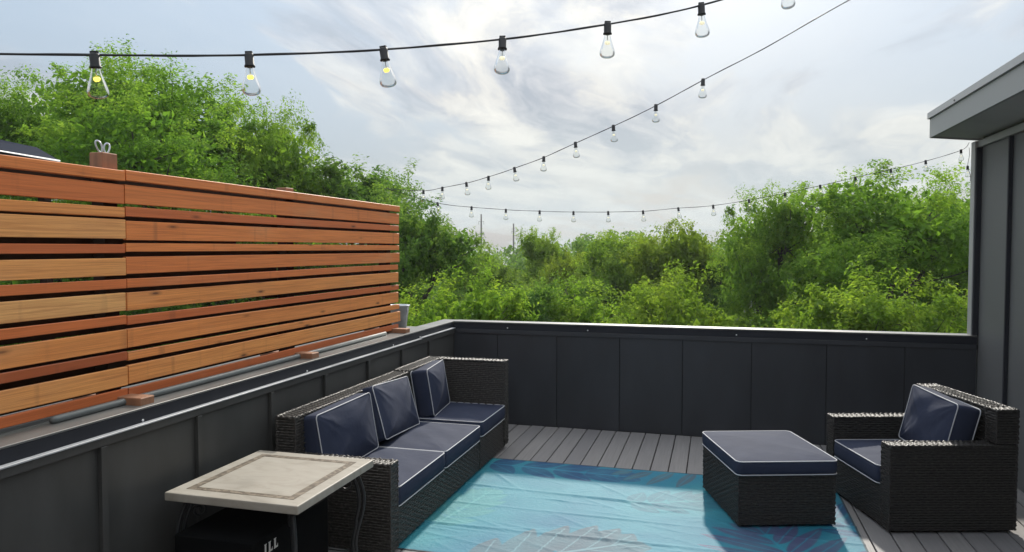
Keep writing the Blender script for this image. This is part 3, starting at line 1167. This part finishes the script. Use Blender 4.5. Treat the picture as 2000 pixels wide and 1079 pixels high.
def np_mesh(me, verts, quads, smooth=False):
    me.vertices.add(len(verts))
    me.vertices.foreach_set('co', verts.astype(np.float32).ravel())
    me.loops.add(quads.size)
    me.loops.foreach_set('vertex_index', quads.astype(np.int32).ravel())
    me.polygons.add(len(quads))
    me.polygons.foreach_set('loop_start', np.arange(0, quads.size, 4, dtype=np.int32))
    me.polygons.foreach_set('loop_total', np.full(len(quads), 4, dtype=np.int32))
    me.polygons.foreach_set('use_smooth', np.full(len(quads), smooth, dtype=bool))
    me.update(calc_edges=True)


np_mesh(me, vv, ff, True)
ca = me.attributes.new('print', 'FLOAT_COLOR', 'POINT')
ca.data.foreach_set('color', np.concatenate([col.reshape(-1, 3), np.ones((NX*NY, 1))], 1).astype(np.float32).ravel())
me.materials.append(M_rug)
rug = bpy.data.objects.new('rug', me)
C.objects.link(rug)
tag(rug, 'creased turquoise outdoor rug printed with grey and blue palm leaves', 'rug')

# ------------------------------------------------------------------ string lights
FPX = 1430.


def ray(px, py):
    return FW+RT*((px-1000)/FPX)-UP*((py-539.5)/FPX)


CAM = Vector((0, 0, H))
gl = MB()
bprof = [(.0085, .000), (.0092, -.006), (.0112, -.014), (.0140, -.023), (.0172, -.033), (.0200, -.042), (.0216, -.049), (.0218, -.0545),
         (.0203, -.0595), (.0170, -.0632), (.0115, -.0657), (.0055, -.0668), (.0003, -.0670)]
gl.lathe(bprof, 24)
glass_me = gl.mesh('bulb', M_glass)
so = MB()
so.lathe([(0, .012), (.0085, .012), (.0105, .009), (.0105, -.014), (.0125, -.017), (.0125, -.020), (0, -.020)], 16)
so.box(-.008, .008, -.0045, .0045, .0115, .0165)
socket_me = so.mesh('socket', M_socket)
fl = MB()
fl.lathe([(0, .000), (.0012, .0), (.0012, -.016), (0, -.016)], 8)
stem_me = fl.mesh('stem', M_galv)
fl = MB()
fl.lathe([(0, .0045), (.0035, .0035), (.0052, 0), (.004, -.004), (0, -.0068)], 10, T(-.0028, 0, 0))
fl.lathe([(0, .0045), (.0035, .0035), (.0052, 0), (.004, -.004), (0, -.0068)], 10, T(.0028, 0, 0))
fil_me = fl.mesh('filament', M_fil)
M_filoff = emit_mat('dim_filament', (.95, .88, .62), .55)
fl2 = fil_me.copy()
fl2.materials.clear()
fl2.materials.append(M_filoff)


def strand(label, pts, bulbs, lit, r=.0026):
    """pts: cord points in space; bulbs: socket points"""
    root = thing('string_light', label, 'string light', pts[0], 0, 'string lights hung over the deck')
    o0 = Vector(pts[0])
    m = MB()
    m.tube([Vector(p)-o0 for p in pts], r, 6)
    m.tube([Vector(p)-o0+Vector((0, .0018*math.sin(i*.6), .0018*math.cos(i*.6))) for i, p in enumerate(pts)], r*.7, 5)
    m.build('cord', M_cord, root)
    for k, b in enumerate(bulbs):
        s = bpy.data.objects.new('socket', socket_me)
        C.objects.link(s)
        s.parent = root
        s.location = Vector(b)-o0-Vector((0, 0, .008))
        s.rotation_euler = (random.uniform(-.12, .12), random.uniform(.04, -.18), 0)
        s.rotation_euler.z = YAW+random.uniform(-.3, .3)
        for nm, me_, z in (('bulb', glass_me, -.0195), ('stem', stem_me, -.0205), ('filament', fil_me if k in lit else fl2, -.043)):
            c = bpy.data.objects.new(nm, me_)
            C.objects.link(c)
            c.parent = s
            c.location = (0, 0, z)
    return root


def smooth_path(P, n=8):
    """Catmull-Rom through the points"""
    P = [Vector(p) for p in P]
    out = []
    for i in range(len(P)-1):
        a, b, c, d_ = P[max(i-1, 0)], P[i], P[i+1], P[min(i+2, len(P)-1)]
        for k in range(n):
            t = k/n
            out.append(.5*((2*b)+(c-a)*t+(2*a-5*b+4*c-d_)*t*t+(3*b-a-3*c+d_)*t**3))
    out.append(P[-1])
    return out


# near strand: sockets 0.32 m apart along a straight plan line 1.3 m ahead
Z0 = 1.61


def near(k, py):
    Zd, Ld = Z0*(1+.0733*k), Z0*(-.57+.1847*k)
    u = 1000+FPX*Ld/Zd
    return CAM+ray(u, py)*Zd


nb = [near(k, py) for k, py in ((-2, 104), (-1, 104), (0, 108), (1, 108), (2, 97), (3, 77), (4, 48), (5, 11), (6, -40), (7, -92), (8, -150))]
A0 = Vector((FX-.05, .12, 2.32))
nstep = nb[-1]-nb[-2]
A1 = Vector((2.22, nb[-1].y+(2.22-nb[-1].x)*nstep.y/nstep.x, 2.84))
left = [A0, A0.lerp(nb[0], .5)+Vector((0, 0, -.02))]
p1 = smooth_path(left+nb+[nb[-1].lerp(A1, .5)+Vector((0, 0, .02)), A1])
strand('nearest string of clear teardrop bulbs, crossing the upper left sky', p1, nb, (0, 1, 2, 3, 4))

# two strands from the far end of the fence
B0 = Vector((-2.94, 6.24, 2.40))
fx_ = [(827, 373), (864, 367), (911, 358), (954, 346), (1005, 329), (1062, 308), (1124, 280), (1198, 247), (1281, 207), (1373, 157), (1487, 98), (1620, 22), (1775, -65), (1960, -175)]
line_d = Vector((.79, -.613, 0))


def on_line(px, py, P, d):
    """where the sight line crosses the vertical plane through P along d"""
    n = Vector((-d.y, d.x, 0))
    rr = ray(px, py)
    t = (P-CAM).dot(n)/rr.dot(n)
    return CAM+rr*t


fb = [on_line(px, py, B0, line_d) for px, py in fx_]
end = fb[-1]+(fb[-1]-fb[-2])*.7
p2 = smooth_path([B0]+fb+[end])
strand('string of small bulbs rising from the fence end to the upper right', p2, fb[:10], (), .0022)

E3 = Vector((XR-.06, 7.50, 2.80))
d3 = (E3-B0)
d3.z = 0
d3.normalize()
f3 = [(855, 397), (921, 405), (988, 410), (1054, 413), (1120, 414.5), (1188, 414.5), (1256, 413), (1325, 407), (1393, 402), (1463, 391), (1533, 378), (1602, 363), (1671, 347), (1740, 332), (1808, 315), (1877, 294)]
tb3 = [on_line(px, py, B0, d3) for px, py in f3]
p3 = smooth_path([B0]+tb3+[E3])
st3 = strand('low sagging string of small bulbs spanning from fence end to house eave', p3, tb3, (), .0022)
ta = on_line(1893, 289, B0, d3)
tl = [ta, ta+Vector((0, -.01, -.07)), ta+Vector((-.012, -.01, -.17)), ta+Vector((.01, -.01, -.24)), ta+Vector((.012, -.01, -.30))]
tp = smooth_path(tl)
strand('short loose tail of string light hanging below the house eave', tp, [tl[2]], (), .002)

# ------------------------------------------------------------------ trees
def tree_mesh(seed, Ht, Rc, cb, ncl, nl, leaf, clr, mat, shape=1.0, droop=.25, flat=.5, uneven=.35):
    """returns (crown mesh, trunk mesh); base at z = 0"""
    r = np.random.default_rng(seed)
    # lobes of the crown, each carried by a limb
    nlobe = int(r.integers(9, 13))
    lobes = []
    for k in range(nlobe):
        t = (k+.6)/nlobe
        th = k*2.4+r.uniform(-.4, .4)
        prof = math.sin(math.pi*min(1, (.12+.80*t))**shape)**.6
        rad = Rc*prof*r.uniform(.40, .72)
        zc = Ht*(cb+(1-cb)*(.08+.80*t))
        lobes.append((rad*math.cos(th), rad*math.sin(th), zc, Rc*r.uniform(.34, .54)*(1.1-.35*t)))
    lobes.append((0, 0, Ht*(cb+(1-cb)*.80), Rc*.45))
    lobes.append((r.uniform(-.2, .2)*Rc, r.uniform(-.2, .2)*Rc, Ht*(cb+(1-cb)*.45), Rc*.6))
    lw_ = np.array([l[3]**2 for l in lobes])
    which = r.choice(len(lobes), ncl, p=lw_/lw_.sum())
    L = np.array(lobes)[which]
    dv = r.normal(size=(ncl, 3))
    dv /= np.linalg.norm(dv, axis=1)[:, None]
    fr = r.random(ncl)**.36*(1+uneven*r.normal(size=ncl)*.35)
    cc = L[:, :3]+dv*(L[:, 3]*fr)[:, None]*np.array([1, 1, .72])
    cc[:, 2] = np.minimum(cc[:, 2], Ht)
    cc[:, 2] = np.maximum(cc[:, 2], Ht*cb*.75)
    # leaves
    per = np.maximum(3, (nl*r.uniform(.4, 1.6, ncl)).astype(int))
    ci = np.repeat(np.arange(ncl), per)
    N = len(ci)
    cr = clr*r.uniform(.55, 1.4, ncl)
    NTW = 7
    cen = np.array([0, 0, Ht*(cb+.35*(1-cb))])
    oc = cc-cen
    oc /= np.linalg.norm(oc, axis=1)[:, None]
    td = oc[:, None, :]*.55+r.normal(size=(ncl, NTW, 3))*np.array([.62, .62, .62*flat])+np.array([0, 0, .12])
    td /= np.linalg.norm(td, axis=2)[:, :, None]
    ti = r.integers(0, NTW, N)
    sv = r.random(N)**.8
    ctr = cc[ci]+td[ci, ti]*(sv*cr[ci]*1.25)[:, None]+r.normal(size=(N, 3))*(.15*cr[ci]*(1-.35*sv))[:, None]
    ctr[:, 2] -= droop*sv**2*cr[ci]
    outw = ctr-np.array([0, 0, Ht*(cb+.3*(1-cb))])
    outw /= np.linalg.norm(outw, axis=1)[:, None]
    dl = ctr-cc[ci]
    dl /= (cr[ci]*1.2)[:, None]
    nrm = r.normal(size=(N, 3))*.55+np.array([0, 0, .55])+outw*.35+dl*.7
    nrm /= np.linalg.norm(nrm, axis=1)[:, None]
    ax = r.normal(size=(N, 3))
    ax -= nrm*(ax*nrm).sum(1)[:, None]
    ax /= np.linalg.norm(ax, axis=1)[:, None]
    sd_ = np.cross(nrm, ax)
    ln = leaf*r.uniform(.6, 1.35, N)[:, None]
    wd = ln*r.uniform(.38, .58, N)[:, None]
    fold = nrm*ln*.10
    # coarse leaves deep inside the lobes close the view through the crown
    NI = int(N*.10)
    LL = np.array(lobes)[r.choice(len(lobes), NI, p=lw_/lw_.sum())]
    dv2 = r.normal(size=(NI, 3))
    dv2 /= np.linalg.norm(dv2, axis=1)[:, None]
    c2 = LL[:, :3]+dv2*(LL[:, 3]*.78*r.random(NI)**.5)[:, None]*np.array([1, 1, .7])
    n2 = r.normal(size=(NI, 3))
    n2 /= np.linalg.norm(n2, axis=1)[:, None]
    a2 = np.cross(n2, r.normal(size=(NI, 3)))
    a2 /= np.linalg.norm(a2, axis=1)[:, None]
    ctr = np.concatenate([ctr, c2])
    ax = np.concatenate([ax, a2])
    sd_ = np.concatenate([sd_, np.cross(n2, a2)])
    ln = np.concatenate([ln, leaf*2.4*r.uniform(.7, 1.3, NI)[:, None]])
    wd = np.concatenate([wd, leaf*1.5*r.uniform(.7, 1.3, NI)[:, None]])
    fold = np.concatenate([fold, n2*leaf*.3])
    N0 = N
    N = N+NI
    V = np.empty((N, 4, 3))
    V[:, 0] = ctr-ax*ln*.5
    V[:, 1] = ctr+sd_*wd*.5+fold
    V[:, 2] = ctr+ax*ln*.5
    V[:, 3] = ctr-sd_*wd*.5+fold
    me = bpy.data.meshes.new('crown')
    np_mesh(me, V.reshape(-1, 3), np.arange(N*4).reshape(N, 4), False)
    clv = r.random(ncl)
    rv = np.concatenate([np.clip(.6*clv[ci]+.4*r.random(N0), 0, 1), r.random(N-N0)*.5])  # inner leaves held darker: crown shade put into their colour
    at = me.attributes.new('rnd', 'FLOAT', 'FACE')
    at.data.foreach_set('value', rv.astype(np.float32))
    me.materials.append(mat)
    # trunk, limbs and twigs
    mb = MB()
    rd = random.Random(seed)
    tr = Ht*.0125+.02
    sp = [Vector((rd.uniform(-.12, .12)*k*.35, rd.uniform(-.12, .12)*k*.35, Ht*.86*k/9)) for k in range(10)]
    mb.tube(sp, [tr*(1.25 if k == 0 else 1)*(1-.085*k) for k in range(10)], 8)

    def spine(z):
        k = max(0, min(8.99, z/(Ht*.86)*9))
        i_ = int(k)
        return sp[i_].lerp(sp[i_+1], k-i_)

    limbs = []
    for (lx, ly, lz, lr) in lobes:
        b = spine(max(Ht*cb*.55, lz-math.hypot(lx, ly)*.75-lr*.4))
        e = Vector((lx, ly, lz))
        mid = b.lerp(e, .5)+Vector((rd.uniform(-.15, .15), rd.uniform(-.15, .15), -.10*(e-b).length))
        pts = [b, b.lerp(mid, .55)+Vector((0, 0, -.02)), mid, mid.lerp(e, .5)+Vector((0, 0, .05)), e]
        mb.tube(pts, [tr*.5, tr*.42, tr*.33, tr*.24, tr*.12], 6)
        limbs.append(pts)
    order = list(range(ncl))
    rd.shuffle(order)
    for k in order[:min(ncl, 190)]:
        pts = limbs[int(which[k])]
        b = pts[rd.choice((2, 3, 3, 4))]
        e = Vector(cc[k])
        mb.tube([b, b.lerp(e, .5)+Vector((rd.uniform(-.1, .1), rd.uniform(-.1, .1), -.05)), e], [tr*.14, tr*.09, tr*.03], 4)
    return me, mb.mesh('trunk', M_bark)


GZ = -8.0
#                 seed  Ht   Rc   cb  ncl  nl  leaf  clr  mat
TM = {
    'big':   tree_mesh(1, 14.8, 4.9, .30, 760, 260, .080, .52, M_leafA, .75, .30, .50, .3),
    'right': tree_mesh(2, 12.4, 4.2, .22, 480, 260, .085, .54, M_leafA, .9, .35, .40, .4),
    'dense': tree_mesh(3, 10.6, 2.9, .16, 400, 210, .085, .46, M_leafC, 1.0, .25, .55, .25),
    'bush':  tree_mesh(4, 8.2, 2.6, .12, 340, 220, .085, .42, M_leafB, 1.1, .25, .55, .25),
    'loose': tree_mesh(5, 10.5, 3.3, .18, 380, 200, .105, .54, M_leafB, 1.0, .30, .55, .3),
    'tall':  tree_mesh(6, 11.0, 3.0, .14, 380, 200, .110, .54, M_leafB, 1.1, .25, .60, .3),
}
HT = {}
for k_, (cm, _) in TM.items():
    zc = np.empty(len(cm.vertices)*3, np.float32)
    cm.vertices.foreach_get('co', zc)
    HT[k_] = float(np.percentile(zc[2::3], 99.7))
seen = set()


def tree(kind, px, top, dist, label, wide=1.0, rot=None, yellow=0.0, name='tree', hfix=None):
    """stands at the bearing of pixel column px, dist metres off; top is the pixel row its top reaches"""
    d_ = ray(px, 485)
    d_.z = 0
    d_ = d_/d_.dot(Vector((-math.sin(YAW), math.cos(YAW), 0)))
    p = d_*dist
    ht = H-GZ+(485-top)/FPX*dist
    s = ht/HT[kind]
    root = thing(name, label, 'tree', (p.x, p.y, GZ), random.uniform(0, 6.28) if rot is None else rot)
    root.scale = (s*wide, s*wide, s)
    for nm, me_ in zip(('crown', 'trunk'), TM[kind]):
        o = bpy.data.objects.new(nm, me_)
        C.objects.link(o)
        o.parent = root
        if nm == 'crown':
            o['yellow'] = yellow
    return root


tree('big', 320, 128, 18.5, 'largest leafy tree rising behind the left part of the fence', 1.02, 1.0)
tree('big', -30, 172, 20, 'tall leafy tree cut by the left frame edge behind the canopy', .80, 4.1, .05)
tree('right', 495, 212, 20.5, 'leafy tree leaning out to the right of the largest tree', .70, 0.4, .15)
tree('dense', 215, 190, 23, 'dark leafy tree filling the gap behind the post hook', 1.0, 5.2)
tree('dense', 700, 335, 24, 'dark round-topped tree between the largest tree and the fence end', 1.15, .5)
tree('dense', 650, 332, 22, 'small round tree just left of the dark round-topped tree over the fence', 1.2, 4.0, .05)
tree('dense', 575, 325, 21, 'bushy tree low behind the middle of the fence', 1.1, 2.5, .1)
tree('dense', 805, 392, 19, 'dark green tree standing just beyond the fence end', .72, 2.2, .05)
tree('bush', 850, 548, 13.5, 'bright green bushy tree low beside the metal bucket', .78, 1.2)
tree('loose', 915, 484, 30, 'light green tree below the tallest utility pole', .62, 2.0, .05)
tree('dense', 975, 512, 25, 'shadowy tree left of the grey-green tree near the middle', .9, 3.0, .25)
tree('tall', 1062, 452, 34, 'grey-green upright tree in the middle of the tree line', .62, .7, .10)
tree('tall', 1098, 500, 30, 'small yellowish tree beside the bare trunk', .60, 5.0, .45)
tree('dense', 1165, 470, 40, 'dark tree standing back behind the bare trunk', 1.1, 1.1, 0)
tree('loose', 1215, 460, 28, 'broad pale green tree right of the bare trunk', .92, 4.0, .10)
tree('loose', 1330, 444, 25, 'yellow-green airy tree left of the big right-hand tree', .85, .2, .35)
tree('bush', 1325, 540, 15.5, 'bright lime bushy tree rising over the middle of the back wall', .80, 2.7, .18)
tree('right', 1535, 372, 21, 'wispy tree with a thin spray at its top, left of the biggest right-hand tree', .72, 3.3, .1)
tree('right', 1755, 334, 17.5, 'biggest right-hand tree with layered boughs next to the house wall', .98, 1.4, .05)
tree('right', 1890, 372, 21, 'tree half hidden behind the corner of the house', .8, 2.2, .1)
tree('dense', 1830, 400, 23, 'dark tree behind the biggest right-hand tree', 1.1, 2.9, .0)
tree('bush', 1800, 545, 13.5, 'bright green bushy tree in front of the biggest right-hand tree', .88, 4.4, .1)
tree('bush', 1585, 580, 14.5, 'low green bushy tree showing just over the back wall right of middle', .8, .6, .1)
tree('dense', 1440, 490, 24, 'dark tree in the gap behind the lime bushy tree', .9, 1.9)
tree('dense', 1085, 550, 21, 'low dark tree beneath the bare trunk', .9, 4.9, .1)
tree('dense', 975, 560, 17, 'low bushy tree in shadow at the back left corner of the deck', .8, 5.5, .0)
tree('bush', 1180, 560, 17.5, 'low leafy tree over the back wall left of the lime bushy tree', .95, 3.9, .0)
tree('tall', 1660, 420, 26, 'tree behind the gap between the two large right-hand trees', 1.1, 3.7, .1)

dt = thing('bare_tree', 'thin bare grey tree trunk standing among the middle trees', 'tree', (0, 0, GZ))
dd = ray(1100, 485); dd.z = 0
dd = dd/dd.dot(Vector((-math.sin(YAW), math.cos(YAW), 0)))*19.5
dt.location = (dd.x, dd.y, GZ)
m = MB()
m.tube([(0, 0, 0), (.05, 0, 4), (-.05, 0, 7), (.1, .05, 8.9)], [.17, .14, .10, .035], 8)
m.build('trunk', M_bark, dt)
for (z, dx_, dz_) in ((6.8, .7, .9), (7.4, -.5, .8), (8.1, .4, .7), (8.0, -.35, .6)):
    m = MB()
    m.tube([(0, 0, z), (dx_*.5, .05, z+dz_*.4), (dx_, .1, z+dz_)], [.045, .03, .010], 6)
    m.build('branch', M_bark, dt)

# the far wood: one mass of clumps up to the skyline
r = np.random.default_rng(77)
NB = 330
cl = []
for k in range(NB):
    pxx = r.uniform(700, 2100)
    dist = r.uniform(62, 120)
    d_ = ray(pxx, 485); d_.z = 0
    d_ = d_/d_.dot(Vector((-math.sin(YAW), math.cos(YAW), 0)))*dist
    topy = 476-22*math.exp(-((pxx-1180)/120)**2)-16*math.exp(-((pxx-1500)/300)**2)+14*math.exp(-((pxx-930)/60)**2)+r.normal()*4
    top = H+(485-topy)/FPX*dist
    for j in range(7):
        cl.append((d_.x+r.normal()*2.2, d_.y+r.normal()*2.2, top-.8-abs(r.normal())*2.2-j*.7, r.uniform(1.0, 1.9)))
cl = np.array(cl)
per = 62
ci = np.repeat(np.arange(len(cl)), per)
N = len(ci)
dv = r.normal(size=(N, 3))
dv /= np.linalg.norm(dv, axis=1)[:, None]
ctr = cl[ci, :3]+dv*(cl[ci, 3]*r.random(N)**.35)[:, None]*np.array([1, 1, .7])
nrm = dv*.6+r.normal(size=(N, 3))*.6+np.array([0, 0, .5])
nrm /= np.linalg.norm(nrm, axis=1)[:, None]
ax = r.normal(size=(N, 3))
ax -= nrm*(ax*nrm).sum(1)[:, None]
ax /= np.linalg.norm(ax, axis=1)[:, None]
sdv = np.cross(nrm, ax)
ln = r.uniform(.25, .6, N)[:, None]
V = np.stack([ctr-ax*ln*.5, ctr+sdv*ln*.3, ctr+ax*ln*.5, ctr-sdv*ln*.3], 1)
me = bpy.data.meshes.new('far_wood')
np_mesh(me, V.reshape(-1, 3), np.arange(N*4).reshape(N, 4))
at = me.attributes.new('rnd', 'FLOAT', 'FACE')
at.data.foreach_set('value', np.clip(.6*r.random(len(cl))[ci]+.4*r.random(N), 0, 1).astype(np.float32))
me.materials.append(M_leafC)
fw_ = bpy.data.objects.new('far_wood', me)
C.objects.link(fw_)
fw_['yellow'] = .08
tag(fw_, 'distant dark green wood along the skyline behind the nearer trees', 'wood', kind='stuff')

# ------------------------------------------------------------------ utility poles and a house among the trees
def pole(px, top, dist, label, arms):
    d_ = ray(px, 485); d_.z = 0
    d_ = d_/d_.dot(Vector((-math.sin(YAW), math.cos(YAW), 0)))*dist
    ht = H-GZ+(485-top)/FPX*dist
    root = thing('utility_pole', label, 'pole', (d_.x, d_.y, GZ), YAW, 'utility poles beyond the trees')
    m = MB()
    m.tube([(0, 0, 0), (0, 0, ht)], [dist*.0017, dist*.0010], 10)
    m.build('mast', M_steel, root)
    for (dz, half) in arms:
        m = MB()
        z = ht-dz*dist/FPX
        h_ = half*dist/FPX
        m.tube([(-h_, 0, z+.1), (0, 0, z), (h_, 0, z+.1)], .035, 5)
        for sx in (-1, 1):
            m.tube([(sx*h_, 0, z+.1), (sx*h_, 0, z-.45)], .03, 5)
        m.build('crossarm', M_steel, root)


pole(940, 419, 130, 'taller dark utility pole against the pale sky', ((15, 5), (40, 6), (47, 5)))
pole(1003, 437, 170, 'shorter utility pole rising behind the grey-green tree', ((10, 3), (16, 4)))
pole(898, 461, 210, 'faint distant utility pole next to the dark tree', ((5, 2),))

hh = thing('far_house', 'pale house glimpsed through the trees behind the back wall', 'house', (0, 0, GZ))
d_ = ray(1405, 485); d_.z = 0
d_ = d_/d_.dot(Vector((-math.sin(YAW), math.cos(YAW), 0)))*36
hh.location = (d_.x, d_.y, GZ)
hh.rotation_euler = (0, 0, R(-8))
m = MB(); m.box(-4, 4, -3, 3, 0, 5.6); m.build('wall', M_wallpale, hh)
m = MB()
m.add([(-4.4, -3.4, 5.5), (4.4, -3.4, 5.5), (4.4, 3.4, 5.5), (-4.4, 3.4, 5.5), (-4.4, 0, 7.4), (4.4, 0, 7.4)], [(0, 1, 5, 4), (2, 3, 4, 5), (0, 4, 3), (1, 2, 5), (3, 2, 1, 0)])
m.build('roof', M_roofing, hh)
for x_ in (-2.6, 0, 2.6):
    m = MB(); m.box(x_-.55, x_+.55, -3.06, -3.004, 3.2, 4.7); f = m.build('window', M_wallpale, hh)
    m = MB(); m.box(x_-.47, x_+.47, -3.075, -3.062, 3.28, 4.62); m.build('pane', M_pane, f)

# ------------------------------------------------------------------ thin summer haze
hb = MB()
hb.box(-430, 430, -70, 430, -10.0, 24.0)
hm = bpy.data.materials.new('haze')
hm.use_nodes = True
ht_ = NT(hm.node_tree)
pv = ht_.n('ShaderNodeVolumePrincipled')
pv.inputs['Color'].default_value = (.93, .96, 1, 1)
pv.inputs['Density'].default_value = .0005
pv.inputs['Anisotropy'].default_value = .35
ho_ = ht_.n('ShaderNodeOutputMaterial')
ht_.l(pv.outputs[0], ho_.inputs['Volume'])
hz = hb.build('haze', hm)
tag(hz, kind='stuff')
